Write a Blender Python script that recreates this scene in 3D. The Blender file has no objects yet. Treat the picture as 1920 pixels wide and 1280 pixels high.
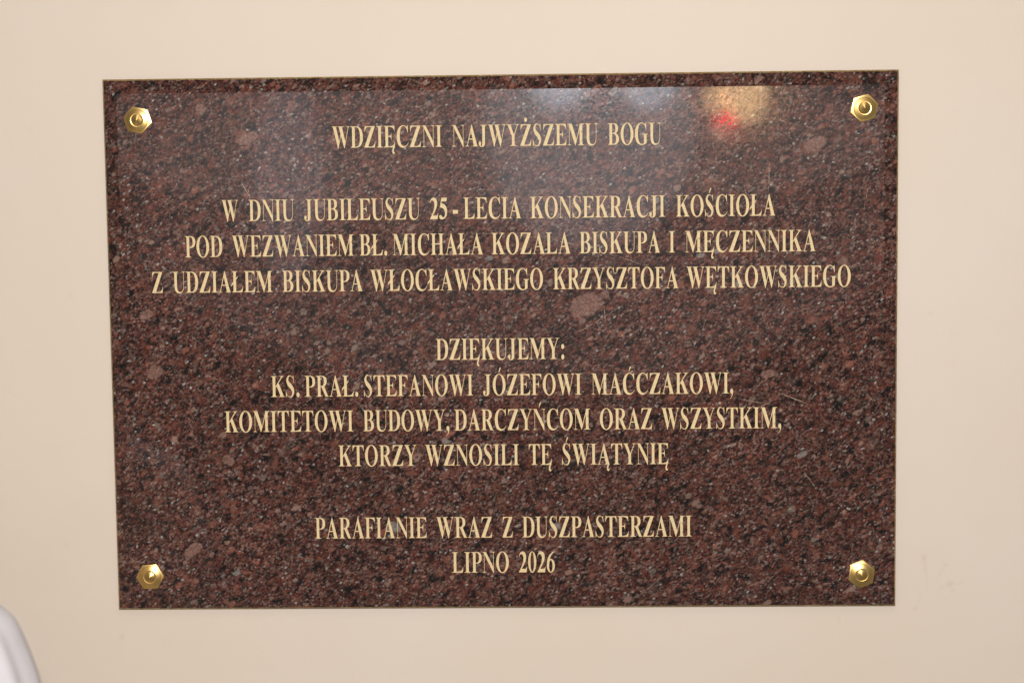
import bpy, bmesh, math, random
from mathutils import Vector, Matrix, Euler
from mathutils.geometry import delaunay_2d_cdt

random.seed(7)
SC = bpy.context.scene
COL = SC.collection
ZC = 1.62                      # height of the plaque's centre above the floor
PW, PH, PT = 0.900, 0.6121, 0.0145   # plaque width, height, thickness
FACE = -0.0015                 # y of the wall surface behind the slab
# ------------------------------------------------------------------ camera
cd = bpy.data.cameras.new('camera'); cam = bpy.data.objects.new('camera', cd); COL.objects.link(cam)
cd.sensor_width = 36.0; cd.lens = 36.0 * 4000 / 1920; cd.clip_end = 50; cd.clip_start = 0.05
cam.location = (0.08759, -2.4197, 0.25578 + ZC)
cam.rotation_euler = (1.467116, 0.011910, 0.029959)
cd.dof.use_dof = True; cd.dof.focus_distance = 2.43; cd.dof.aperture_fstop = 3.5
SC.camera = cam
# ------------------------------------------------------------------ world (dim indoor ambient)
w = bpy.data.worlds.new('World'); SC.world = w; w.use_nodes = True
bg = w.node_tree.nodes['Background']; bg.inputs[0].default_value = (1.0, 0.93, 0.84, 1); bg.inputs[1].default_value = 0.15
SC.view_settings.view_transform = 'Standard'; SC.view_settings.look = 'None'
SC.view_settings.exposure = 0.0; SC.view_settings.gamma = 1.0
# ------------------------------------------------------------------ lamps
def area(name, loc, target, sx, sy, power, color=(1, 1, 1), spread=180, shape='RECTANGLE'):
    l = bpy.data.lights.new(name, 'AREA'); l.shape = shape; l.size = sx; l.size_y = sy
    l.energy = power; l.color = color; l.spread = math.radians(spread)
    o = bpy.data.objects.new(name, l); COL.objects.link(o); o.location = loc
    d = Vector(target) - Vector(loc); o.rotation_euler = d.to_track_quat('-Z', 'Y').to_euler()
    return o
area('flash_lamp', (0.10, -2.50, ZC + 0.60), (0.08, 0, ZC - .45), 0.26, 0.14, 56, (1.0, 0.97, 0.952))
area('bluish_haze_lamp', (0.02, -6.0, ZC + 0.47), (0.1, 0, ZC + .2), 0.26, 0.34, 1.5, (0.74, 0.86, 1.0), shape='ELLIPSE')  # unseen pair of lamps, added to mirror as bluish haze in the polish
area('bluish_haze_lamp', (0.37, -6.0, ZC + 0.43), (0.1, 0, ZC + .2), 0.24, 0.28, 1.0, (0.74, 0.86, 1.0), shape='ELLIPSE')
area('broad_haze_lamp', (0.14, -6.1, ZC + 0.26), (0.1, 0, ZC + .2), 0.85, 1.05, 3.0, (0.90, 0.93, 1.0), shape='ELLIPSE')  # added lamp, mirrors as the broad faint haze below the bluish pair
area('left_haze_lamp', (-1.05, -6.0, ZC + 0.03), (-0.2, 0, ZC), 0.28, 0.80, .55, (0.85, 0.88, 1.0), shape='ELLIPSE')  # unseen lamp added for the grey haze patch at the left
area('veil_lamp', (-0.25, -6.2, ZC + 0.25), (0, 0, ZC + .1), 3.4, .80, 5.0, (1.0, 0.84, 0.80), shape='ELLIPSE')  # two wide dim lamps added to lay a fading veil over the face
area('veil_lamp', (-0.15, -6.3, ZC - 0.10), (0, 0, ZC + .1), 3.2, 1.5, 5.0, (1.0, 0.86, 0.82), shape='ELLIPSE')
area('stud_fill_lamp', (0.0, -1.45, ZC + 2.2), (0, 0, ZC - .2), 1.2, .7, 9, (1.0, 0.90, 0.78))  # added fill, brightens the cones of the brass studs

# ------------------------------------------------------------------ node helpers
def newmat(name):
    m = bpy.data.materials.new(name); m.use_nodes = True
    nt = m.node_tree; b = nt.nodes['Principled BSDF']
    return m, nt, b
def N(nt, t, **kw):
    n = nt.nodes.new(t)
    for k, v in kw.items():
        if k.startswith('i_'):
            n.inputs[int(k[2:])].default_value = v
        else: setattr(n, k, v)
    return n
def L(nt, a, b): nt.links.new(a, b)
def ramp(nt, fac, stops, interp='LINEAR'):
    r = nt.nodes.new('ShaderNodeValToRGB'); cr = r.color_ramp; cr.interpolation = interp
    while len(cr.elements) > 1: cr.elements.remove(cr.elements[-1])
    cr.elements[0].position = stops[0][0]; cr.elements[0].color = (*stops[0][1], 1)
    for p, c in stops[1:]:
        e = cr.elements.new(p); e.color = (*c, 1)
    L(nt, fac, r.inputs[0]); return r.outputs[0]
def vramp(nt, fac, a, b, x=0.0, y=1.0):
    m = N(nt, 'ShaderNodeMapRange', interpolation_type='SMOOTHSTEP')
    m.inputs[1].default_value = a; m.inputs[2].default_value = b; m.inputs[3].default_value = x; m.inputs[4].default_value = y
    L(nt, fac, m.inputs[0]); return m.outputs[0]
def math_(nt, op, a, b=None):
    n = N(nt, 'ShaderNodeMath', operation=op)
    for i, v in enumerate((a, b)):
        if v is None: continue
        if isinstance(v, (int, float)): n.inputs[i].default_value = v
        else: L(nt, v, n.inputs[i])
    return n.outputs[0]
def mixc(nt, fac, a, b, bt='MIX'):
    n = N(nt, 'ShaderNodeMix', data_type='RGBA', blend_type=bt)
    for s, v in ((n.inputs[0], fac), (n.inputs[6], a), (n.inputs[7], b)):
        if isinstance(v, (int, float)): s.default_value = v
        elif isinstance(v, tuple): s.default_value = (*v, 1)
        else: L(nt, v, s)
    return n.outputs[2]
def objcoord(nt):
    return N(nt, 'ShaderNodeTexCoord').outputs['Object']
def flat(nt, v):        # drop the depth axis
    n = N(nt, 'ShaderNodeVectorMath', operation='MULTIPLY'); n.inputs[1].default_value = (1, 0, 1); L(nt, v, n.inputs[0]); return n.outputs[0]
def mapping(nt, v, rot=0, scale=(1, 1, 1), loc=(0, 0, 0), vt='POINT'):
    n = N(nt, 'ShaderNodeMapping', vector_type=vt)
    n.inputs['Location'].default_value = loc; n.inputs['Rotation'].default_value = (0, rot, 0); n.inputs['Scale'].default_value = scale
    L(nt, v, n.inputs['Vector']); return n.outputs[0]
def warp(nt, v, scale, amount):
    no = N(nt, 'ShaderNodeTexNoise'); no.inputs['Scale'].default_value = scale; no.inputs['Detail'].default_value = 3
    L(nt, v, no.inputs['Vector'])
    s = N(nt, 'ShaderNodeVectorMath', operation='SUBTRACT'); s.inputs[1].default_value = (.5, .5, .5); L(nt, no.outputs['Color'], s.inputs[0])
    m = N(nt, 'ShaderNodeVectorMath', operation='SCALE'); m.inputs['Scale'].default_value = amount; L(nt, s.outputs[0], m.inputs[0])
    a = N(nt, 'ShaderNodeVectorMath', operation='ADD'); L(nt, v, a.inputs[0]); L(nt, m.outputs[0], a.inputs[1]); return a.outputs[0]
def voro(nt, v, scale, feature='F1', rnd=1.0):
    n = N(nt, 'ShaderNodeTexVoronoi', feature=feature); n.inputs['Scale'].default_value = scale; n.inputs['Randomness'].default_value = rnd
    L(nt, v, n.inputs['Vector']); return n
def sep(nt, c):
    n = N(nt, 'ShaderNodeSeparateColor'); L(nt, c, n.inputs[0]); return n.outputs
def noise(nt, v, scale, detail=3, rough=.5):
    n = N(nt, 'ShaderNodeTexNoise'); n.inputs['Scale'].default_value = scale; n.inputs['Detail'].default_value = detail
    n.inputs['Roughness'].default_value = rough; L(nt, v, n.inputs['Vector']); return n.outputs[0]
def length(nt, v):
    n = N(nt, 'ShaderNodeVectorMath', operation='LENGTH'); L(nt, v, n.inputs[0]); return n.outputs['Value']
def ellipse_mask(nt, v, cx, cz, rx, rz, ang=0, soft=.25):
    q = mapping(nt, v, math.radians(-ang), (rx, 1, rz), (cx, 0, cz), 'TEXTURE')
    return vramp(nt, length(nt, q), 1 + soft, 1 - soft)

# ------------------------------------------------------------------ granite
CLASTS = [(.0963, .0445, .0185, .0125, 25), (-.4065, .0381, .0085, .0055, 20), (-.3381, .2713, .0062, .0062, 0), (-.2849, .2376, .0125, .0060, 20),
          (-.3169, -.1306, .0075, .0055, -30), (.3034, -.0355, .0085, .0045, 10), (-.1124, -.1370, .0073, .0037, 10), (-.2430, .0710, .0070, .0045, 0),
          (-.3990, -.0280, .0100, .0070, 30), (-.3600, -.2350, .0120, .0060, 35), (.1180, .0560, .0060, .0042, 30), (.3560, .2240, .0130, .0070, 20)]
SPOTS = [(.2267, .1004, .0048, .0029, 0), (-.0123, .0991, .0046, .0033, 30), (-.0641, -.1107, .0055, .0021, 0), (.1769, .1631, .0045, .003, 20),
         (.3300, .0690, .0045, .0028, 30), (.2461, .1050, .0040, .003, 20), (-.1280, -.2100, .0085, .0062, 10), (.2700, .0680, .0050, .0032, 35),
         (.0600, -.2110, .0060, .0040, 20), (-.3100, -.2620, .0048, .0028, 40), (.1300, .2860, .0060, .0030, 55), (.3420, -.1290, .0062, .003, 30)]
SCR = [(-294, 188.2, -284.1, 170.5, .9), (-287.9, 188.1, -283.6, 168.1, .6), (-41.1, 128.5, 13.5, 125.5, .35), (13.5, 125.5, 55.8, 120.3, .5),
       (55.8, 120.3, 89, 112.6, .6), (128.3, 101.3, 161.5, 90.1, .45), (83.9, 11.7, 116.9, 30.9, .55), (116.9, 30.9, 140, 45.3, .35),
       (-30.8, 210.6, -28.6, 195.5, .5), (305, 205.5, 303.3, 170.1, .6), (417.1, 179.1, 410.7, 150.3, .5), (312.5, -57, 347, -69.5, .9),
       (270, -64, 312, -72, .45), (343, -146.4, 358.2, -168.1, .5), (117.6, 42.5, 119.2, 24.2, .5), (21, 218, 24, 206, .6), (276.2, 180.1, 279.2, 163.8, .5),
       (232, 30, 228, 6, .3), (-170, 52, -140, 41, .3)]
def granite(name, polished=True):
    m, nt, b = newmat(name)
    co = flat(nt, objcoord(nt))
    wv = warp(nt, co, 60, .006)
    el = mapping(nt, wv, math.radians(33), (1.0, 1, 1.0))
    an = mapping(nt, el, 0, (0.80, 1, 1.16))
    # fine crystals
    v1 = voro(nt, an, 390); s1 = sep(nt, v1.outputs['Color'])
    c1 = ramp(nt, s1[0], [(0, (.018, .014, .014)), (.18, (.045, .026, .023)), (.34, (.10, .034, .026)), (.52, (.165, .055, .040)),
                          (.70, (.21, .083, .062)), (.84, (.13, .088, .075)), (.94, (.27, .185, .155)), (1, (.34, .26, .23))])
    v2 = voro(nt, mapping(nt, an, 1.1, (1, 1, 1), (3, 0, 1)), 560); s2 = sep(nt, v2.outputs['Color'])
    c2 = ramp(nt, s2[1], [(0, (.012, .011, .012)), (.26, (.035, .020, .018)), (.5, (.12, .040, .030)), (.75, (.22, .10, .075)), (.93, (.17, .145, .13)), (1, (.40, .31, .27))])
    base = mixc(nt, .42, c1, c2)
    # dark and ruddy patches
    pn = noise(nt, an, 95, 4, .62)
    base = mixc(nt, vramp(nt, pn, .50, .36), base, (.022, .018, .018))
    pr = noise(nt, mapping(nt, an, 0, (1, 1, 1), (7, 0, 2)), 42, 3, .6)
    base = mixc(nt, math_(nt, 'MULTIPLY', vramp(nt, pr, .52, .74), .55), base, (.19, .062, .043))
    # soft clots that shift between rusty red, taupe and greenish grey
    cn = noise(nt, mapping(nt, an, 0, (1, 1, 1), (3, 0, 8)), 62, 3, .55)
    base = mixc(nt, math_(nt, 'MULTIPLY', vramp(nt, cn, .56, .72), .42), base, (.075, .072, .062))
    cm = noise(nt, mapping(nt, an, 0, (1, 1, 1), (13, 0, 5)), 70, 3, .55)
    base = mixc(nt, math_(nt, 'MULTIPLY', vramp(nt, cm, .52, .72), .55), base, (.26, .115, .085))
    # feldspar grains of several sizes, rounded, each with its own tint
    for (scl, th0, th1, r0, r1, k, off) in ((66, .84, .92, .46, .32, .74, 1), (108, .60, .80, .48, .32, .68, 5), (175, .60, .72, .46, .32, .55, 11)):
        v3 = voro(nt, mapping(nt, an, 0, (1, 1, 1), (off, 0, 5)), scl); s3 = sep(nt, v3.outputs['Color'])
        d3 = math_(nt, 'ADD', v3.outputs['Distance'], math_(nt, 'MULTIPLY', noise(nt, wv, 480, 2), .25))
        mk = math_(nt, 'MULTIPLY', vramp(nt, s3[2], th0, th1), vramp(nt, d3, r0, r1))
        pink = ramp(nt, s3[1], [(0, (.30, .115, .080)), (.35, (.34, .19, .15)), (.6, (.21, .10, .07)), (.8, (.25, .20, .17)), (1, (.38, .24, .19))])
        base = mixc(nt, math_(nt, 'MULTIPLY', mk, k), base, pink)
    # pale quartz specks
    v4 = voro(nt, mapping(nt, an, .3, (1, 1, 1), (2, 0, 9)), 200); s4 = sep(nt, v4.outputs['Color'])
    d4 = math_(nt, 'ADD', v4.outputs['Distance'], math_(nt, 'MULTIPLY', noise(nt, wv, 700, 2), .22))
    mk4 = math_(nt, 'MULTIPLY', vramp(nt, s4[0], .80, .96), vramp(nt, d4, .46, .30))
    base = mixc(nt, math_(nt, 'MULTIPLY', mk4, .85), base, mixc(nt, s4[2], (.46, .40, .36), (.33, .34, .32)))
    v6 = voro(nt, mapping(nt, an, .9, (1, 1, 1), (6, 0, 4)), 360); s6 = sep(nt, v6.outputs['Color'])
    mk6 = math_(nt, 'MULTIPLY', vramp(nt, s6[0], .84, .98), vramp(nt, v6.outputs['Distance'], .44, .26))
    base = mixc(nt, math_(nt, 'MULTIPLY', mk6, .50), base, mixc(nt, s6[1], (.46, .28, .22), (.42, .38, .34)))
    # black biotite specks
    v5 = voro(nt, mapping(nt, an, .5, (1, 1, 1), (4, 0, 3)), 270); s5 = sep(nt, v5.outputs['Color'])
    mk5 = math_(nt, 'MULTIPLY', vramp(nt, s5[0], .68, .76), vramp(nt, v5.outputs['Distance'], .48, .36))
    base = mixc(nt, math_(nt, 'MULTIPLY', mk5, .6), base, (.016, .017, .018))
    # broad tone variation
    bn = noise(nt, co, 7, 3, .55)
    tone = N(nt, 'ShaderNodeMapRange'); tone.inputs[1].default_value = .3; tone.inputs[2].default_value = .7
    tone.inputs[3].default_value = .50; tone.inputs[4].default_value = .84; L(nt, math_(nt, 'ADD', math_(nt, 'MULTIPLY', bn, .5), math_(nt, 'MULTIPLY', noise(nt, an, 26, 3, .6), .5)), tone.inputs[0])
    sc = N(nt, 'ShaderNodeVectorMath', operation='SCALE'); L(nt, base, sc.inputs[0]); L(nt, tone.outputs[0], sc.inputs['Scale'])
    gm = N(nt, 'ShaderNodeGamma'); gm.inputs['Gamma'].default_value = 1.22; L(nt, sc.outputs[0], gm.inputs[0])
    base = mixc(nt, 1.0, gm.outputs[0], (1.62, 1.72, 1.74), 'MULTIPLY')
    if polished:
        cw = warp(nt, co, 130, .006)
        gr = noise(nt, an, 380, 3, .6)
        mm = None
        for (cx, cz, rx, rz, a) in CLASTS:
            e = ellipse_mask(nt, cw, cx, cz, rx, rz, a, .15); mm = e if mm is None else math_(nt, 'MAXIMUM', mm, e)
        base = mixc(nt, math_(nt, 'MULTIPLY', mm, .66), base, mixc(nt, vramp(nt, gr, .35, .65), (.17, .08, .06), (.30, .18, .145)))
        mm = None
        for (cx, cz, rx, rz, a) in SPOTS:
            e = ellipse_mask(nt, cw, cx, cz, rx, rz, a, .2); mm = e if mm is None else math_(nt, 'MAXIMUM', mm, e)
        base = mixc(nt, math_(nt, 'MULTIPLY', mm, .58), base, mixc(nt, vramp(nt, gr, .35, .65), (.19, .18, .165), (.33, .30, .27)))
        # hairline scratches
        st = None
        sw = warp(nt, co, 40, .0025)
        brk = vramp(nt, noise(nt, co, 260, 2), .38, .55)
        for (x0, z0, x1, z1, k) in SCR:
            x0, z0, x1, z1 = [q / 1000 for q in (x0, z0, x1, z1)]
            ln = math.hypot(x1 - x0, z1 - z0); ang = math.atan2(z1 - z0, x1 - x0)
            q = mapping(nt, sw, -ang, (ln / 2, 1, .00042), ((x0 + x1) / 2, 0, (z0 + z1) / 2), 'TEXTURE')
            e = math_(nt, 'MULTIPLY', vramp(nt, length(nt, q), 1.15, .75), k)
            st = e if st is None else math_(nt, 'MAXIMUM', st, e)
        st = math_(nt, 'MULTIPLY', st, brk)
        base = mixc(nt, st, base, (.50, .38, .28))
    L(nt, base, b.inputs['Base Color'])
    if polished:
        rg = N(nt, 'ShaderNodeMapRange'); rg.inputs[3].default_value = .02; rg.inputs[4].default_value = .10; L(nt, s1[2], rg.inputs[0])
        L(nt, rg.outputs[0], b.inputs['Roughness']); b.inputs['IOR'].default_value = 1.52
        bp = N(nt, 'ShaderNodeBump'); bp.inputs['Strength'].default_value = .03; bp.inputs['Distance'].default_value = .0001
        L(nt, s1[1], bp.inputs['Height']); L(nt, bp.outputs[0], b.inputs['Normal'])
    else:
        b.inputs['Roughness'].default_value = .55
    return m
M_GR = granite('polished_granite')
M_SIDE = granite('sawn_granite', False)
def edge_mat():  # yellow-brown tint for the thin arris, mottled by noise
    m, nt, b = newmat('yellow_brown_arris')
    co = objcoord(nt)
    L(nt, ramp(nt, noise(nt, co, 300, 3), [(.3, (.15, .085, .025)), (.55, (.30, .20, .07)), (.75, (.42, .31, .13))]), b.inputs['Base Color'])
    b.inputs['Roughness'].default_value = .4
    return m
M_EDGE = edge_mat()
def gold_mat():
    m, nt, b = newmat('gold_lettering_paint')
    co = objcoord(nt)
    n1 = noise(nt, co, 900, 3, .6); n2 = noise(nt, co, 55, 3, .5)
    c = ramp(nt, n1, [(.28, (.58, .43, .21)), (.5, (.72, .57, .32)), (.72, (.82, .68, .42))])
    c = mixc(nt, math_(nt, 'MULTIPLY', vramp(nt, n2, .55, .75), .22), c, (.66, .50, .25))
    v = voro(nt, flat(nt, co), 420); s = sep(nt, v.outputs['Color'])     # tiny flakes of paint missing
    chip = math_(nt, 'MULTIPLY', vramp(nt, s[0], .965, .985), vramp(nt, v.outputs['Distance'], .36, .24))
    c = mixc(nt, chip, c, (.22, .12, .07))
    L(nt, c, b.inputs['Base Color']); b.inputs['Roughness'].default_value = .6; b.inputs['Specular IOR Level'].default_value = .3
    bp = N(nt, 'ShaderNodeBump'); bp.inputs['Strength'].default_value = .25; bp.inputs['Distance'].default_value = .0002
    L(nt, n1, bp.inputs['Height']); L(nt, bp.outputs[0], b.inputs['Normal'])
    return m
M_GOLD = gold_mat()
def brass_mat():
    m, nt, b = newmat('turned_brass')
    co = objcoord(nt)
    fl = flat(nt, co); r = length(nt, fl)
    n = N(nt, 'ShaderNodeTexNoise', noise_dimensions='1D'); n.inputs['Scale'].default_value = 2600; n.inputs['Detail'].default_value = 3; L(nt, r, n.inputs['W'])
    nn = noise(nt, co, 160, 2)
    L(nt, ramp(nt, nn, [(.3, (.84, .54, .17)), (.7, (.92, .65, .26))]), b.inputs['Base Color'])
    b.inputs['Metallic'].default_value = 1; b.inputs['Roughness'].default_value = .30
    b.inputs['Anisotropic'].default_value = 0
    bp = N(nt, 'ShaderNodeBump'); bp.inputs['Strength'].default_value = .15; bp.inputs['Distance'].default_value = .00015
    L(nt, n.outputs[0], bp.inputs['Height']); L(nt, bp.outputs[0], b.inputs['Normal'])
    return m
M_BRASS = brass_mat()
STAINS = [  # x, z, rx, rz, angle, strength on the wall (metres from the plaque's centre)
    (.4835, -.2525, .0028, .0042, 0, .55), (.4850, -.2630, .0022, .0085, 5, .30), (.4870, -.2800, .0014, .014, 4, .22),
    (.5085, -.2595, .0030, .0020, -20, .32), (.5030, -.2690, .0014, .0120, -32, .25), (.5135, -.2820, .0042, .0032, 10, .60),
    (.5060, -.2860, .0075, .0018, 20, .28), (.5260, -.2800, .0080, .0015, 35, .25), (.5170, -.2890, .0035, .0028, 0, .25),
    (.4740, -.3110, .0035, .0022, 25, .35), (.4780, -.3010, .0014, .0110, -18, .25), (.3862, -.3239, .0018, .0045, 20, .30),
    (.4890, .0300, .0040, .0025, 0, .22), (-.4490, -.3400, .0035, .0050, -20, .30), (.5090, -.3000, .0040, .0028, 0, .2),
    (-.5350, .2500, .0020, .0040, 0, .18), (-.4950, .0600, .0030, .0050, 20, .15), (-.5100, -.2300, .004, .003, 0, .14)]
def wall_mat():
    m, nt, b = newmat('painted_plaster')
    co = flat(nt, objcoord(nt))
    n1 = noise(nt, co, 3.2, 3, .5); n2 = noise(nt, co, 22, 4, .55)
    c = ramp(nt, n1, [(.3, (.705, .603, .497)), (.7, (.724, .630, .536))])
    c = mixc(nt, math_(nt, 'MULTIPLY', vramp(nt, n2, .5, .75), .30), c, (.70, .595, .485))
    st = None
    cw = warp(nt, co, 180, .005)
    for (x, z, rx, rz, a, k) in STAINS:
        e = math_(nt, 'MULTIPLY', ellipse_mask(nt, cw, x, z, rx, rz, a, .6), k)
        st = e if st is None else math_(nt, 'MAXIMUM', st, e)
    c = mixc(nt, math_(nt, 'MULTIPLY', st, .32), c, (.42, .33, .19))
    L(nt, c, b.inputs['Base Color']); b.inputs['Roughness'].default_value = .62; b.inputs['Specular IOR Level'].default_value = .35
    n3 = noise(nt, co, 260, 3, .6)
    hh = math_(nt, 'ADD', math_(nt, 'MULTIPLY', n3, .12), n2)
    bp = N(nt, 'ShaderNodeBump'); bp.inputs['Strength'].default_value = .10; bp.inputs['Distance'].default_value = .004
    L(nt, hh, bp.inputs['Height']); L(nt, bp.outputs[0], b.inputs['Normal'])
    return m
M_WALL = wall_mat()

# ------------------------------------------------------------------ object helpers
def link(name, me, mat=None, parent=None):
    o = bpy.data.objects.new(name, me); COL.objects.link(o)
    if mat is not None and me is not None and len(me.materials) == 0: me.materials.append(mat)
    if parent is not None: o.parent = parent
    return o
def empty(name, loc, label, cat, group=None):
    o = bpy.data.objects.new(name, None); COL.objects.link(o); o.location = loc; o.empty_display_size = .05
    o['label'] = label; o['category'] = cat
    if group: o['group'] = group
    return o
def mesh(name, vs, fs, smooth=False):
    me = bpy.data.meshes.new(name); me.from_pydata(vs, [], fs); me.update()
    if smooth: me.polygons.foreach_set('use_smooth', [True] * len(me.polygons))
    return me

# ------------------------------------------------------------------ wall
def build_wall():
    x0, x1, z0, z1 = -2.2, 2.2, -ZC, 1.5
    vs = [(x0, 0, z0), (x1, 0, z0), (x1, 0, z1), (x0, 0, z1), (x0, .2, z0), (x1, .2, z0), (x1, .2, z1), (x0, .2, z1)]
    fs = [(0, 1, 2, 3), (5, 4, 7, 6), (1, 5, 6, 2), (4, 0, 3, 7), (3, 2, 6, 7), (4, 5, 1, 0)]
    o = link('wall', mesh('wall', vs, fs), M_WALL); o.location = (0, PT - .003, ZC)
    o['kind'] = 'structure'
build_wall()

# ------------------------------------------------------------------ glyphs: bold roman capitals, 676 units cap height
def bez(p0, p1, p2, p3, n=7):
    return [tuple(((1 - t) ** 3) * a + 3 * t * (1 - t) ** 2 * b_ + 3 * t * t * (1 - t) * c + t ** 3 * d
                  for a, b_, c, d in zip(p0, p1, p2, p3)) for t in [i / n for i in range(1, n + 1)]]
def path(*seg):
    """tuples of 2 numbers are points; a tuple of 6 numbers is a cubic to its last point"""
    out = []
    for s in seg:
        if len(s) == 2: out.append(tuple(map(float, s)))
        else: out += bez(out[-1], s[0:2], s[2:4], s[4:6])
    return out
def ell(cx, cy, rx, ry, n=30):
    return [(cx + rx * math.cos(2 * math.pi * i / n), cy + ry * math.sin(2 * math.pi * i / n)) for i in range(n)]
def foot(xa, xb, s0, s1, y=0, up=1, t=22, h=62):
    """slab serif with bracketed joins, from xa to xb round a stem s0..s1"""
    u = up
    pts = path((xa, y), (xb, y), (xb, y + u * t))
    if xb - s1 > 20: pts += path((xb, y + u * t), (s1 + (xb - s1) * .35, y + u * t, s1, y + u * (t + 12), s1, y + u * (t + h)))[1:]
    else: pts += [(s1, y + u * t)]
    pts += [(s0, y + u * (t + h))]
    if s0 - xa > 20: pts += path((s0, y + u * (t + h)), (s0, y + u * (t + 12), s0 - (s0 - xa) * .35, y + u * t, xa, y + u * t))[1:]
    else: pts[-1] = (s0, y + u * t)
    return [pts]
def bar(x0, y0, x1, y1): return [[(x0, y0), (x1, y0), (x1, y1), (x0, y1)]]
def P(*seg): return [path(*seg)]
def stem(s0, s1, bt=None, tp=None, y0=0, y1=676):
    r = [bar(s0, y0, s1, y1)]
    if bt: r.append(foot(bt[0], bt[1], s0, s1, 0, 1))
    if tp: r.append(foot(tp[0], tp[1], s0, s1, 676, -1))
    return r
TH = 34
def spine(pts, ws, n=8):
    """stroke of varying width along a smooth line"""
    def cr(a, b_, c, d, t):
        return .5 * ((2 * b_) + (-a + c) * t + (2 * a - 5 * b_ + 4 * c - d) * t * t + (-a + 3 * b_ - 3 * c + d) * t ** 3)
    q = [pts[0]] + list(pts) + [pts[-1]]; wq = [ws[0]] + list(ws) + [ws[-1]]
    c = []
    for i in range(1, len(q) - 2):
        for k in range(n):
            t = k / n
            c.append((cr(q[i - 1][0], q[i][0], q[i + 1][0], q[i + 2][0], t), cr(q[i - 1][1], q[i][1], q[i + 1][1], q[i + 2][1], t),
                      cr(wq[i - 1], wq[i], wq[i + 1], wq[i + 2], t)))
    c.append((*pts[-1], ws[-1]))
    quads = []; rows = []
    for i, (x, y, w_) in enumerate(c):
        a = c[max(0, i - 1)]; b_ = c[min(len(c) - 1, i + 1)]
        dx, dy = b_[0] - a[0], b_[1] - a[1]; l = math.hypot(dx, dy) or 1
        rows.append(((x - dy / l * w_ / 2, y + dx / l * w_ / 2), (x + dy / l * w_ / 2, y - dx / l * w_ / 2)))
    return [[r[0] for r in rows] + [r[1] for r in reversed(rows)]]
ROMAN = {}
def g(ch, adv, *pieces):
    flatp = []
    for p in pieces:
        if p and isinstance(p[0], list) and p[0] and isinstance(p[0][0], tuple): flatp.append(p)
        else: flatp += p
    ROMAN[ch] = (adv, flatp)
arm_top = lambda x0, xe: P((x0, 676), (xe - 11, 676), (xe, 500), (xe - 24, 500), (xe - 45, 590, xe - 95, 640, x0, 640 - 0))
arm_bot = lambda x0, xe: P((x0, 0), (xe - 34, 0), (xe, 190), (xe - 25, 190), (xe - 70, 80, xe - 140, 38, x0, 38))
midarm = lambda x0: P((x0, 364), (x0 + 80, 364), (x0 + 150, 368, x0 + 165, 410, x0 + 170, 478), (x0 + 192, 478), (x0 + 192, 212), (x0 + 170, 212),
                      (x0 + 165, 285, x0 + 150, 325, x0 + 80, 328), (x0, 328))
g('I', 389, stem(118, 272, (20, 370), (20, 370)))
g('H', 778, stem(109, 263, (21, 352), (21, 352)), stem(515, 669, (427, 759), (427, 759)), bar(263, 328, 515, 366))
g('E', 667, stem(109, 263, (16, 263), (16, 263)), arm_top(250, 615), arm_bot(250, 641), midarm(250))
g('F', 611, stem(109, 263, (16, 360), (16, 263)), arm_top(250, 583), midarm(250))
g('L', 667, stem(109, 263, (19, 263), (19, 365)), arm_bot(250, 638))
g('T', 667, stem(256, 410, (150, 516), None), bar(52, 638, 614, 676),
  P((31, 676), (25, 485), (50, 485), (70, 590, 120, 640, 215, 640), (260, 655), (260, 676)), P((636, 676), (642, 485), (617, 485), (597, 590, 547, 640, 452, 640), (406, 655), (406, 676)))
g('D', 722, stem(101, 255, (14, 255), (14, 255)),
  [path((240, 676), (320, 676), (560, 676, 690, 560, 690, 338), (690, 116, 560, 0, 320, 0), (240, 0)),
   path((250, 640), (300, 640), (455, 640, 524, 530, 524, 338), (524, 140, 455, 36, 300, 36), (250, 36))])
g('P', 611, stem(109, 263, (16, 362), (16, 263)),
  [path((250, 676), (340, 676), (520, 676, 600, 600, 600, 490), (600, 365, 500, 295, 340, 295), (250, 295)),
   path((258, 642), (300, 642), (395, 642, 440, 590, 440, 488), (440, 380, 395, 330, 300, 330), (258, 330))])
g('R', 722, stem(119, 273, (26, 372), (26, 273)),
  [path((260, 676), (350, 676), (540, 676, 618, 605, 618, 500), (618, 390, 520, 318, 350, 318), (260, 318)),
   path((268, 642), (310, 642), (410, 642, 456, 595, 456, 498), (456, 400, 405, 352, 310, 352), (268, 352))],
  P((300, 335), (470, 345), (650, 62), (668, 30, 690, 22, 715, 20), (715, 0), (532, 0)))
g('B', 667, stem(95, 249, (16, 249), (16, 249)),
  [path((240, 676), (335, 676), (500, 676, 576, 615, 576, 520), (576, 420, 510, 368, 395, 345), (240, 345)),
   path((245, 642), (300, 642), (385, 642, 418, 592, 418, 510), (418, 420, 380, 374, 300, 374), (245, 374))],
  [path((240, 374), (395, 372), (545, 350, 619, 285, 619, 188), (619, 70, 520, 0, 350, 0), (240, 0)),
   path((245, 340), (300, 340), (410, 340, 458, 282, 458, 190), (458, 90, 410, 36, 300, 36), (245, 36))])
g('K', 778, stem(120, 274, (30, 370), (30, 370)),
  P((262, 268), (262, 322), (575, 640), (650, 640)), P((462, 676), (735, 676), (735, 656), (680, 652, 640, 625, 600, 590), (560, 610), (580, 640, 560, 656, 462, 656)),
  P((322, 372), (432, 478), (690, 62), (712, 30, 735, 22, 769, 20), (769, 0), (440, 0), (440, 20), (500, 22, 520, 40, 495, 85)))
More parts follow.
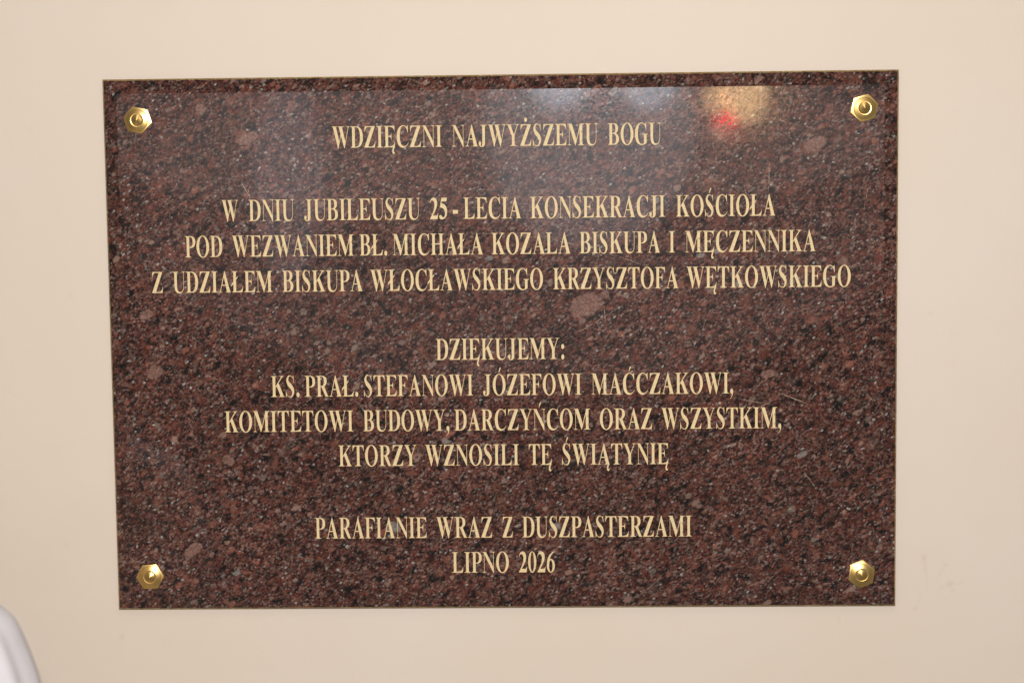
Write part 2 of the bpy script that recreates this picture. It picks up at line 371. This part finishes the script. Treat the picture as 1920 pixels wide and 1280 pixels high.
g('M', 944, P((85, 676), (262, 676), (505, 205), (445, 0), (428, 0), (120, 590)), P((428, 0), (456, 0), (720, 600), (700, 676)),
  stem(672, 828, (575, 921), (690, 921)), bar(100, 0, 134, 630), foot(14, 222, 100, 134, 0, 1, 20, 34), P((14, 676), (110, 676), (125, 600), (90, 640, 60, 656, 14, 656)))
g('N', 722, P((50, 676), (222, 676), (606, 190), (640, 60), (640, -18), (612, -18), (108, 615)), bar(102, 0, 136, 640), foot(16, 245, 102, 136, 0, 1, 20, 34),
  bar(606, -18, 640, 660), foot(485, 701, 606, 640, 676, -1, 20, 34), P((16, 676), (110, 676), (125, 600), (90, 640, 60, 656, 16, 656)))
g('A', 722, P((88, 12), (132, 12), (352, 560), (386, 668), (370, 690), (352, 690)), P((352, 690), (376, 690), (640, 70), (650, 12), (455, 12), (455, 60), (300, 556)),
  bar(182, 212, 440, 250), foot(9, 222, 88, 132, 0, 1, 20, 30), foot(400, 700, 462, 645, 0, 1, 20, 40))
g('U', 722, stem(104, 258, None, (16, 348), 228), bar(598, 240, 634, 660), foot(508, 712, 598, 634, 676, -1, 20, 34),
  P((104, 232), (104, 62, 200, -19, 372, -19), (540, -19, 634, 65, 634, 244), (598, 244), (598, 105, 530, 34, 425, 34), (310, 34, 258, 100, 258, 232)))
g('W', 1000, P((72, 660), (252, 660), (420, 190), (372, -15), (336, -15)), P((336, -15), (370, -15), (560, 520), (530, 560)),
  P((392, 660), (574, 660), (742, 190), (706, -15), (670, -15)), P((670, -15), (704, -15), (925, 660), (884, 660)),
  foot(19, 322, 84, 245, 676, -1, 20, 24), foot(345, 660, 402, 566, 676, -1, 20, 24), foot(790, 990, 882, 926, 676, -1, 20, 30))
g('Y', 722, P((75, 660), (245, 660), (412, 368), (452, 330), (452, 270), (298, 270), (298, 310)), P((400, 330), (440, 300), (632, 660), (590, 660)),
  stem(298, 452, (190, 560), None, 0, 320), foot(15, 340, 84, 236, 676, -1, 20, 24), foot(490, 708, 590, 632, 676, -1, 20, 30))
g('Z', 667, P((415, 640), (612, 676), (612, 655), (240, 20), (28, 0), (28, 18)), bar(70, 638, 600, 676), P((62, 676), (48, 482), (72, 482), (100, 600, 165, 640, 280, 640), (280, 676)),
  bar(34, 0, 590, 38), P((604, 0), (634, 205), (610, 205), (575, 85, 500, 36, 360, 36), (360, 0)))
g('O', 778, [ell(389, 336, 354, 355, 36), ell(389, 336, 192, 320, 32)])
cc_out = path((628, 560), (590, 640, 510, 691, 400, 691), (190, 691, 49, 550, 49, 332), (49, 115, 180, -19, 385, -19), (520, -19, 630, 45, 690, 140))
cc_in = path((668, 152), (600, 75, 530, 42, 450, 42), (300, 42, 222, 150, 222, 345), (222, 540, 290, 655, 412, 655), (510, 655, 590, 590, 632, 468))
cc = [cc_out + cc_in]
cspur = P((634, 691), (656, 691), (664, 458), (634, 458), (624, 540, 598, 600, 560, 640), (600, 652, 622, 665, 634, 691))
g('C', 722, cc, cspur)
g('G', 778, [path((628, 560), (590, 640, 510, 691, 400, 691), (185, 691, 37, 550, 37, 330), (37, 110, 180, -19, 400, -19), (510, -19, 600, 5, 679, 45), (679, 100), (560, 100),
             (545, 60, 510, 20, 440, 20), (290, 20, 208, 130, 208, 340), (208, 540, 280, 655, 412, 655), (510, 655, 590, 590, 630, 468))],
  cspur, bar(525, 45, 679, 310), foot(436, 756, 525, 679, 340, -1, 20, 40))
g('J', 500, stem(205, 359, None, (105, 479), 110), P((359, 120), (359, 30, 290, -24, 180, -24), (75, -24, 10, 25, 10, 88), (10, 140, 45, 165, 80, 165),
  (120, 165, 148, 138, 148, 100), (148, 65, 128, 58, 128, 35), (128, 18, 142, 8, 160, 8), (190, 8, 205, 35, 205, 120)))
g('S', 556, spine([(452, 560), (400, 635), (290, 675), (190, 650), (128, 540), (190, 430), (300, 345), (400, 250), (428, 150), (370, 35), (265, 2), (150, 32), (68, 150)],
                  [24, 30, 32, 70, 118, 145, 160, 150, 118, 66, 34, 30, 24]),
  P((440, 692), (462, 692), (474, 480), (448, 480), (440, 560, 420, 600, 390, 640), (420, 645, 436, 668, 440, 692)),
  P((40, -19), (62, -19), (62, 10, 90, 25, 120, 30), (90, 70, 72, 130, 64, 215), (36, 215)))
g('2', 500, P((22, 500), (50, 625, 125, 688, 235, 688), (350, 688, 430, 615, 430, 508), (430, 390, 340, 280, 190, 122), (350, 122), (410, 122, 430, 140, 446, 195), (474, 195), (440, 0), (20, 0), (20, 22),
  (180, 200, 272, 330, 272, 455), (272, 540, 225, 590, 160, 590), (105, 590, 70, 560, 46, 492)))
g('5', 500, P((150, 676), (458, 676), (420, 556), (172, 556), (155, 505), (350, 490, 462, 385, 462, 235), (462, 80, 330, -10, 145, -10), (65, -10, 22, 25, 22, 72), (22, 115, 55, 140, 95, 140),
  (165, 140, 175, 62, 240, 62), (295, 62, 335, 110, 335, 185), (335, 300, 235, 365, 62, 365)))
g('0', 500, [ell(250, 338, 226, 351, 32), ell(250, 338, 92, 318, 28)])
g('6', 500, [ell(252, 215, 224, 228, 32), ell(252, 205, 88, 186, 26)],
  P((474, 690), (190, 650, 28, 470, 28, 215), (168, 215), (168, 440, 270, 600, 476, 668)), P((150, 395), (200, 440, 260, 443, 300, 435), (240, 390)))
g('.', 250, [ell(125, 72, 86, 86, 20)])
g(',', 250, [ell(115, 75, 84, 84, 20)], P((199, 85), (205, -20, 150, -125, 40, -180), (28, -160), (100, -112, 140, -50, 125, 0)))
g(':', 333, [ell(166, 72, 86, 86, 20)], [ell(166, 402, 86, 86, 20)])
g('-', 333, bar(44, 165, 287, 290))
def acute(cx): return P((cx - 28, 722), (cx + 6, 718), (cx + 112, 862), (cx + 118, 895, cx + 60, 905, cx + 40, 880))
def ogonek(x): return P((x - 24, 14), (x - 112, -60, x - 130, -208, x - 12, -210), (x + 30, -208, x + 58, -185, x + 66, -135), (x + 20, -160, x - 8, -140, x - 4, -92), (x + 2, -45, x + 30, -14, x + 60, 16))
def deriv(ch, base, *extra):
    a, p = ROMAN[base]; ROMAN[ch] = (a, p + list(extra))
deriv('Ć', 'C', acute(385)); deriv('Ń', 'N', acute(360)); deriv('Ó', 'O', acute(380)); deriv('Ś', 'S', acute(270)); deriv('Ź', 'Z', acute(330))
deriv('Ż', 'Z', [ell(330, 815, 80, 72, 18)]); deriv('Ę', 'E', ogonek(560)); deriv('Ą', 'A', ogonek(610))
deriv('Ł', 'L', P((-22, 165), (5, 200, 50, 215, 100, 258), (260, 395), (330, 450, 372, 478, 380, 548), (350, 500, 300, 490, 240, 452), (90, 335), (20, 290, -22, 262, -22, 165)))

def inside(contours, x, y):
    c = False
    for q in contours:
        j = len(q) - 1
        for i in range(len(q)):
            xi, yi = q[i]; xj, yj = q[j]
            if (yi > y) != (yj > y) and x < (xj - xi) * (y - yi) / (yj - yi) + xi: c = not c
            j = i
    return c
GCACHE = {}
def glyph(ch):
    """union of the pieces: (points, triangles, boundary edges)"""
    if ch in GCACHE: return GCACHE[ch]
    adv, pieces = ROMAN[ch]
    vs = []; es = []
    for p in pieces:
        for q in p:
            k = len(vs); vs += [Vector(a) for a in q]; n = len(q)
            es += [(k + i, k + (i + 1) % n) for i in range(n)]
    ov, oe, of, _, _, _ = delaunay_2d_cdt(vs, es, [], 0, 0.5)
    tris = []
    for f in of:
        cx = sum(ov[i][0] for i in f) / 3; cy = sum(ov[i][1] for i in f) / 3
        if any(inside(p, cx, cy) for p in pieces): tris.append(tuple(f))
    cnt = {}
    for f in tris:
        for a, b_ in ((f[0], f[1]), (f[1], f[2]), (f[2], f[0])):
            cnt.setdefault((min(a, b_), max(a, b_)), []).append((a, b_))
    bnd = [v[0] for v in cnt.values() if len(v) == 1]
    used = sorted({i for f in tris for i in f}); mp = {o: i for i, o in enumerate(used)}
    pts = [(ov[i][0], ov[i][1]) for i in used]
    edges = [(mp[a], mp[b_]) for a, b_ in bnd]
    nrm = [[0.0, 0.0] for _ in pts]                   # the cutter leaves the strokes a hair thinner
    for a, b_ in edges:
        dx, dy = pts[b_][0] - pts[a][0], pts[b_][1] - pts[a][1]; l = math.hypot(dx, dy) or 1
        for i in (a, b_): nrm[i][0] -= dy / l; nrm[i][1] += dx / l
    for i, (nx, ny) in enumerate(nrm):
        l = math.hypot(nx, ny)
        if l > 1e-6: pts[i] = (pts[i][0] + nx / l * 6.0, pts[i][1] + ny / l * 3.0)
    r = (pts, [tuple(mp[i] for i in f) for f in tris], edges)
    GCACHE[ch] = r; return r

TEXT = [
 (225.7, [('WDZIĘCZNI', -189.2, -64.4), ('NAJWYŻSZEMU', -53.0, 111.7), ('BOGU', 123.2, 183.4)]),
 (144.0, [('W', -316.8, -297.8), ('DNIU', -286.0, -233.9), ('JUBILEUSZU', -222.6, -90.5), ('25', -79.4, -59.8), ('-', -53.3, -47.5), ('LECIA', -41.3, 24.2), ('KONSEKRACJI', 34.6, 187.2), ('KOŚCIOŁA', 199.4, 311.4)]),
 (103.5, [('POD', -359.9, -317.2), ('WEZWANIEM', -306.1, -166.7), ('BŁ.', -160.1, -128.8), ('MICHAŁA', -122.5, -19.6), ('KOZALA', -9.8, 79.9), ('BISKUPA', 90.2, 181.2), ('I', 191.2, 198.1), ('MĘCZENNIKA', 209.5, 356.7)]),
 (63.0, [('Z', -399.0, -386.5), ('UDZIAŁEM', -375.1, -260.6), ('BISKUPA', -249.2, -157.6), ('WŁOCŁAWSKIEGO', -148.7, 48.1), ('KRZYSZTOFA', 59.6, 201.8), ('WĘTKOWSKIEGO', 211.0, 396.5)]),
 (-16.7, [('DZIĘKUJEMY:', -75.0, 71.5)]),
 (-57.8, [('KS.', -265.2, -232.6), ('PRAŁ.', -226.4, -165.0), ('STEFANOWI', -158.4, -33.0), ('JÓZEFOWI', -21.6, 90.9), ('MAĆCZAKOWI,', 102.1, 263.6)]),
 (-98.1, [('KOMITETOWI', -319.4, -171.2), ('BUDOWY,', -159.9, -61.0), ('DARCZYŃCOM', -55.1, 100.6), ('ORAZ', 111.5, 171.2), ('WSZYSTKIM,', 181.8, 318.3)]),
 (-138.6, [('KTORZY', -189.1, -99.0), ('WZNOSILI', -89.3, 18.7), ('TĘ', 29.8, 56.1), ('ŚWIĄTYNIĘ', 67.9, 189.7)]),
 (-222.8, [('PARAFIANIE', -218.1, -88.8), ('WRAZ', -77.8, -13.4), ('Z', -1.6, 10.4), ('DUSZPASTERZAMI', 21.3, 216.1)]),
 (-263.7, [('LIPNO', -60.2, 5.3), ('2026', 16.9, 58.4)])]
SY = 24.4 / 676 / 1000
DEPTH = .0008
placed = []   # (line index, char, x metres, z metres, sx)
for li, (z, words) in enumerate(TEXT):
    for wd, a, b_ in words:
        a /= 1000; b_ /= 1000
        pen = 0; offs = []
        for ch in wd: offs.append(pen); pen += ROMAN[ch][0]
        xs = lambda ch: [p[0] for p in glyph(ch)[0]]
        lo = min(xs(wd[0])); hi = offs[-1] + max(xs(wd[-1]))
        sx = (b_ - a) / (hi - lo)
        for ch, o in zip(wd, offs):
            placed.append((li, ch, a + (o - lo) * sx, z / 1000, sx))

# ------------------------------------------------------------------ the plaque
plaque = empty('memorial_plaque', (0, 0, ZC), 'dark red granite memorial plaque with gold Polish inscription and four brass corner studs', 'plaque')
BV, BD, AR = .0165, .0044, .0016      # bevel width, bevel depth, arris
def in_glyph(ch, x, y):
    pts, _, bnd = glyph(ch); c = False
    for a, b_ in bnd:
        xi, yi = pts[a]; xj, yj = pts[b_]
        if (yi > y) != (yj > y) and x < (xj - xi) * (y - yi) / (yj - yi) + xi: c = not c
    return c
def build_slab():
    W2, H2 = PW / 2, PH / 2
    wi, hi = W2 - BV, H2 - BV
    vs = [Vector((-wi, -hi)), Vector((wi, -hi)), Vector((wi, hi)), Vector((-wi, hi))]; es = [(0, 1), (1, 2), (2, 3), (3, 0)]
    letters = []
    for li, ch, x, z, sx in placed:
        pts, tris, bnd = glyph(ch); k = {}
        for a, b_ in bnd:
            for i in (a, b_):
                if i not in k: k[i] = len(vs); vs.append(Vector((x + pts[i][0] * sx, z + pts[i][1] * SY)))
            es.append((k[a], k[b_]))
        xx = [x + p[0] * sx for p in pts]; zz = [z + p[1] * SY for p in pts]
        letters.append((min(xx), max(xx), min(zz), max(zz), ch, x, z, sx))
    # a light grid of points keeps the triangles of the face well shaped
    S = 1000.0
    ov, oe, of, _, _, _ = delaunay_2d_cdt([v * S for v in vs], es, [], 0, 1e-4)
    pv = [(v[0] / S, v[1] / S) for v in ov]
    fs = []
    tri_cache = {}
    for f in of:
        cx = sum(pv[i][0] for i in f) / 3; cz = sum(pv[i][1] for i in f) / 3
        hit = False
        for (xa, xb, za, zb, ch, x, z, sx) in letters:
            if xa <= cx <= xb and za <= cz <= zb:
                gx, gy = (cx - x) / sx, (cz - z) / SY
                if in_glyph(ch, gx, gy): hit = True; break
        if not hit: fs.append(tuple(f))
    V = [(x, 0, z) for x, z in pv]
    F = []
    for f in fs:
        a, b_, c = [Vector(V[i]) for i in f[:3]]
        F.append(f if (b_ - a).cross(c - a).y < 0 else tuple(reversed(f)))
    mats = [0] * len(F)
    def ring(w_, h_, y):
        k = len(V); V.extend([(-w_, y, -h_), (w_, y, -h_), (w_, y, h_), (-w_, y, h_)]); return k
    r0 = ring(wi, hi, 0); r1 = ring(W2 - AR, H2 - AR, BD); r2 = ring(W2, H2, BD + AR); r3 = ring(W2, H2, PT - .0032)
    for (a, b_, mi) in ((r0, r1, 0), (r1, r2, 2), (r2, r3, 1)):
        for i in range(4):
            j = (i + 1) % 4
            F.append((a + i, b_ + i, b_ + j, a + j)); mats.append(mi)
    F.append((r3, r3 + 3, r3 + 2, r3 + 1)); mats.append(1)
    me = mesh('stone_slab', V, F)
    for m in (M_GR, M_SIDE, M_EDGE): me.materials.append(m)
    me.polygons.foreach_set('material_index', mats)
    o = link('stone_slab', me, None, plaque)
    bm = bmesh.new(); bm.from_mesh(me); 
    bmesh.ops.remove_doubles(bm, verts=bm.verts, dist=1e-7)
    bm.to_mesh(me); bm.free()
build_slab()
def build_letters():
    names = {0: 'first', 1: 'second'}
    lines = []
    for li, (z, words) in enumerate(TEXT):
        e = bpy.data.objects.new('inscription_line', None); COL.objects.link(e); e.parent = plaque; e.location = (0, 0, z / 1000)
        e['label'] = 'engraved gold line reading ' + ' '.join(w_[0] for w_ in words)
        e.empty_display_size = .01
        lines.append(e)
    for li, ch, x, z, sx in placed:
        pts, tris, bnd = glyph(ch)
        d = .00006
        V = [(p[0] * sx, DEPTH, p[1] * SY) for p in pts]; F = []
        for f in tris:
            a, b_, c = [Vector(V[i]) for i in f]
            F.append(f if (b_ - a).cross(c - a).y < 0 else tuple(reversed(f)))
        k = len(V)
        V += [(p[0] * sx, -.00005, p[1] * SY) for p in pts]      # the walls of the cut rise to the face
        used = set()
        for a, b_ in bnd: F.append((a, b_, k + b_, k + a))
        me = mesh('letter', V, F)
        bm = bmesh.new(); bm.from_mesh(me)
        loose = [v for v in bm.verts if not v.link_faces]; bmesh.ops.delete(bm, geom=loose, context='VERTS')
        bm.to_mesh(me); bm.free()
        nm = 'numeral' if ch.isdigit() else 'letter' if ch.isalpha() else {'.': 'full_stop', ',': 'comma', ':': 'colon', '-': 'hyphen'}[ch]
        o = link(nm, me, M_GOLD, lines[li]); o.location = (x, 0, 0)
build_letters()

# ------------------------------------------------------------------ brass cover studs
def stud_mesh():
    R = .0162; n = 96
    prof = [(0, .0088), (.0005, .0085), (.0025, .0074), (.0045, .0065), (.0058, .0060), (.0062, .0058), (.0067, .0052), (.0072, .0053), (.0076, .0053),
            (.0096, .00475), (.0116, .0042), (.0122, .0040), (.0126, .0037), (.0130, .0036), (.0138, .0035), (.0162, .0029)]
    def hgt(r):
        for (r0, h0), (r1, h1) in zip(prof, prof[1:]):
            if r <= r1: return h0 + (h1 - h0) * (r - r0) / (r1 - r0)
        return prof[-1][1]
    vs = [(0, -prof[0][1], 0)]; fs = []
    rings = []
    for (r, h) in prof[1:-2]:
        k = len(vs); rings.append(k)
        for i in range(n):
            t = 2 * math.pi * i / n; vs.append((r * math.cos(t), -h, r * math.sin(t)))
    ap = R * math.cos(math.pi / 6)
    for fr in (.55, 1.0):
        k = len(vs); rings.append(k)
        for i in range(n):
            t = 2 * math.pi * i / n
            a = (t % (math.pi / 3)) - math.pi / 6; Rh = ap / math.cos(a)
            r = .0133 + (Rh - .0133) * fr; vs.append((r * math.cos(t), -hgt(r), r * math.sin(t)))
    k = len(vs); rings.append(k)
    for i in range(n):
        x, y, z = vs[rings[-2] + i]; vs.append((x, .0, z))
    for i in range(n): fs.append((0, rings[0] + (i + 1) % n, rings[0] + i))
    for a, b_ in zip(rings, rings[1:]):
        for i in range(n):
            j = (i + 1) % n; fs.append((a + i, a + j, b_ + j, b_ + i))
    me = mesh('brass_stud', vs, fs)
    bm = bmesh.new(); bm.from_mesh(me); bmesh.ops.recalc_face_normals(bm, faces=bm.faces)
    for f in bm.faces: f.smooth = True
    for e in bm.edges:
        if len(e.link_faces) == 2 and e.calc_face_angle(0) > math.radians(14): e.smooth = False
    bm.to_mesh(me); bm.free()
    me.materials.append(M_BRASS)
    return me
SM = stud_mesh()
for (x, z, a) in ((-.4099, .2598, 48), (.4107, .2635, 16), (-.4106, -.2658, 2), (.4101, -.2678, 22)):
    o = link('brass_stud', SM, None, plaque); o.location = (x, 0, z); o.rotation_euler = (0, -math.radians(a), 0)

# ------------------------------------------------------------------ person in a white robe, only a shoulder in view
def cloth_mat():
    m, nt, b = newmat('white_robe_cloth')
    co = objcoord(nt)
    L(nt, ramp(nt, noise(nt, co, 30, 3), [(.3, (.72, .70, .73)), (.7, (.76, .74, .77))]), b.inputs['Base Color'])
    b.inputs['Roughness'].default_value = .85
    bp = N(nt, 'ShaderNodeBump'); bp.inputs['Strength'].default_value = .12; bp.inputs['Distance'].default_value = .001
    L(nt, noise(nt, co, 900, 2), bp.inputs['Height']); L(nt, bp.outputs[0], b.inputs['Normal'])
    return m
def skin_mat():
    m, nt, b = newmat('skin')
    L(nt, ramp(nt, noise(nt, objcoord(nt), 40, 3), [(.3, (.50, .29, .20)), (.7, (.60, .36, .26))]), b.inputs['Base Color'])
    b.inputs['Roughness'].default_value = .5; b.inputs['Subsurface Weight'].default_value = .05
    return m
def hair_mat():
    m, nt, b = newmat('grey_hair')
    L(nt, ramp(nt, noise(nt, objcoord(nt), 300, 2), [(.3, (.10, .09, .08)), (.7, (.22, .20, .18))]), b.inputs['Base Color'])
    b.inputs['Roughness'].default_value = .7
    return m
def build_person():
    SHZ = ZC - .203                  # shoulder point height
    px, py = -.693, -.45
    root = empty('person', (px, py, 0), 'person in a white robe standing beside the plaque, only one shoulder in frame', 'person')
    # body: one continuous skinned figure
    J = [((0, 0, .92), .125), ((0, 0, 1.08), .115), ((0, 0, 1.24), .125), ((0, 0, SHZ - .02), .105), ((0, 0, SHZ + .07), .052), ((0, -.02, SHZ + .135), .070), ((0, -.025, SHZ + .215), .088), ((0, -.02, SHZ + .275), .055)]
    E_ = [(i, i + 1) for i in range(7)]
    for s in (-1, 1):
        k = len(J)
        J += [((s * .165, 0, SHZ - .04), .052), ((s * .235, .01, SHZ - .30), .040), ((s * .17, -.16, SHZ - .44), .030), ((s * .06, -.235, SHZ - .42), .024)]
        E_ += [(3, k), (k, k + 1), (k + 1, k + 2), (k + 2, k + 3)]
        for f in range(4):
            q = len(J); J += [((s * (.035 - .004 * f), -.250 - .003 * f, SHZ - .395 - .017 * f), .009), ((s * (.0 - .002 * f), -.268, SHZ - .392 - .017 * f), .0075)]
            E_ += [(k + 3, q), (q, q + 1)]
        q = len(J); J += [((s * .045, -.215, SHZ - .385), .010), ((s * .02, -.225, SHZ - .365), .008)]; E_ += [(k + 3, q), (q, q + 1)]
        k = len(J)
        J += [((s * .09, 0, .85), .085), ((s * .10, -.01, .48), .058), ((s * .10, .01, .09), .038), ((s * .11, -.14, .035), .032)]
        E_ += [(0, k), (k, k + 1), (k + 1, k + 2), (k + 2, k + 3)]
    me = bpy.data.meshes.new('body'); me.from_pydata([j[0] for j in J], E_, []); me.update()
    o = link('body', me, skin_mat(), root)
    md = o.modifiers.new('skin', 'SKIN')
    for i, j in enumerate(J): me.skin_vertices[0].data[i].radius = (j[1], j[1] * (.8 if i in (0, 1, 2, 3) else 1))
    me.skin_vertices[0].data[0].use_root = True
    o.modifiers.new('sub', 'SUBSURF').levels = 1
    o.modifiers['sub'].render_levels = 2
    # robe: shoulders, hanging folds, hem
    prof = [(.075, .060, .078), (.066, .085, .082), (.050, .125, .088), (.034, .155, .092), (.018, .190, .100), (.006, .214, .108), (-.002, .2265, .112), (-.008, .236, .115), (-.018, .2425, .118), (-.030, .247, .121), (-.053, .2555, .125),
            (-.080, .2625, .130), (-.14, .272, .140), (-.22, .285, .155), (-.34, .300, .175), (-.50, .300, .185), (-.70, .295, .185), (-.95, .305, .195), (-1.20, .320, .205), (-1.32, .325, .21)]
    n = 180; vs = []; fs = []
    for ri, (dz, a, b_) in enumerate(prof):
        dep = min(1, max(0, (.02 - dz) / .30))
        for i in range(n):
            t = 2 * math.pi * i / n
            c, s = math.cos(t), math.sin(t)
            fold = (math.sin(t * 17 + dz * 1.5) * .5 + math.sin(t * 29 + 1.3 + dz * 2.2) * .35 + math.sin(t * 9 + .4) * .4) * (.0010 + .0055 * dep)
            if dz > .04: fold *= .3
            rr = 1 + fold / max(a, .1)
            ex = 2 / 2.5
            vs.append((a * rr * math.copysign(abs(c) ** ex, c), b_ * rr * math.copysign(abs(s) ** ex, s) , SHZ + dz))
    for r in range(len(prof) - 1):
        for i in range(n):
            j = (i + 1) % n; fs.append((r * n + i, (r + 1) * n + i, (r + 1) * n + j, r * n + j))
    rb = link('robe', mesh('robe', vs, fs, True), cloth_mat(), root)
    so = rb.modifiers.new('thick', 'SOLIDIFY'); so.thickness = .002
    sb = rb.modifiers.new('sub', 'SUBSURF'); sb.levels = 1; sb.render_levels = 1
    # hair cap
    bm = bmesh.new(); bmesh.ops.create_uvsphere(bm, u_segments=32, v_segments=20, radius=1)
    bmesh.ops.delete(bm, geom=[v for v in bm.verts if v.co.z < -.25 - .5 * v.co.y * -1 * .9 or (v.co.y < -.55 and v.co.z < .45)], context='VERTS')
    for v in bm.verts:
        k = 1 + .02 * math.sin(v.co.x * 31) * math.cos(v.co.y * 23 + v.co.z * 17)
        v.co = Vector((v.co.x * .086 * k, v.co.y * .100 * k + -.018, v.co.z * .10 * k + SHZ + .245))
    hm = bpy.data.meshes.new('hair'); bm.to_mesh(hm); bm.free()
    for p in hm.polygons: p.use_smooth = True
    h = link('hair', hm, hair_mat(), root)
    so = h.modifiers.new('thick', 'SOLIDIFY'); so.thickness = .006
build_person()

# ------------------------------------------------------------------ lit lantern across the room, seen mirrored in the polish
def build_lantern():
    def glow(name, col, strength):
        m, nt, b = newmat(name)
        b.inputs['Base Color'].default_value = (*col, 1); b.inputs['Roughness'].default_value = .3
        b.inputs['Emission Color'].default_value = (*col, 1); b.inputs['Emission Strength'].default_value = strength
        return m
    amber = glow('lit_amber_glass', (1.0, .66, .34), 14); red = glow('lit_red_glass', (1.0, .04, .07), 24); pale = glow('lit_pale_glass', (1.0, .70, .50), 9)
    cx, cy, cz = .640, -5.0, ZC + .285
    root = empty('hanging_lantern', (cx, cy, cz), 'lit amber glass lantern with red votive, seen only as a reflection in the plaque', 'lantern')
    def lathe(name, prof, mat, off=(0, 0, 0), n=28):
        vs = []; fs = []
        for r, z in prof:
            for i in range(n):
                t = 2 * math.pi * i / n; vs.append((r * math.cos(t), r * math.sin(t), z))
        for k in range(len(prof) - 1):
            for i in range(n):
                j = (i + 1) % n; fs.append((k * n + i, k * n + j, (k + 1) * n + j, (k + 1) * n + i))
        o = link(name, mesh(name, vs, fs, True), mat, root); o.location = off
    lathe('lamp_glass', [(.0, -.10), (.036, -.095), (.062, -.06), (.070, .0), (.066, .07), (.058, .15), (.045, .21), (.0, .22)], amber, (.035, 0, .05))
    lathe('side_glass', [(.0, -.045), (.026, -.035), (.038, .0), (.026, .045), (.0, .05)], amber, (-.070, 0, .03))
    lathe('votive_glass', [(.0, -.02), (.030, -.018), (.042, .0), (.030, .018), (.0, .02)], red, (-.030, -.07, -.045))
    lathe('lower_glass', [(.0, -.025), (.022, -.018), (.028, .0), (.0, .015)], pale, (-.060, 0, -.085))
    lathe('hanging_rod', [(.006, .25), (.006, 1.2)], M_BRASS)
build_lantern()
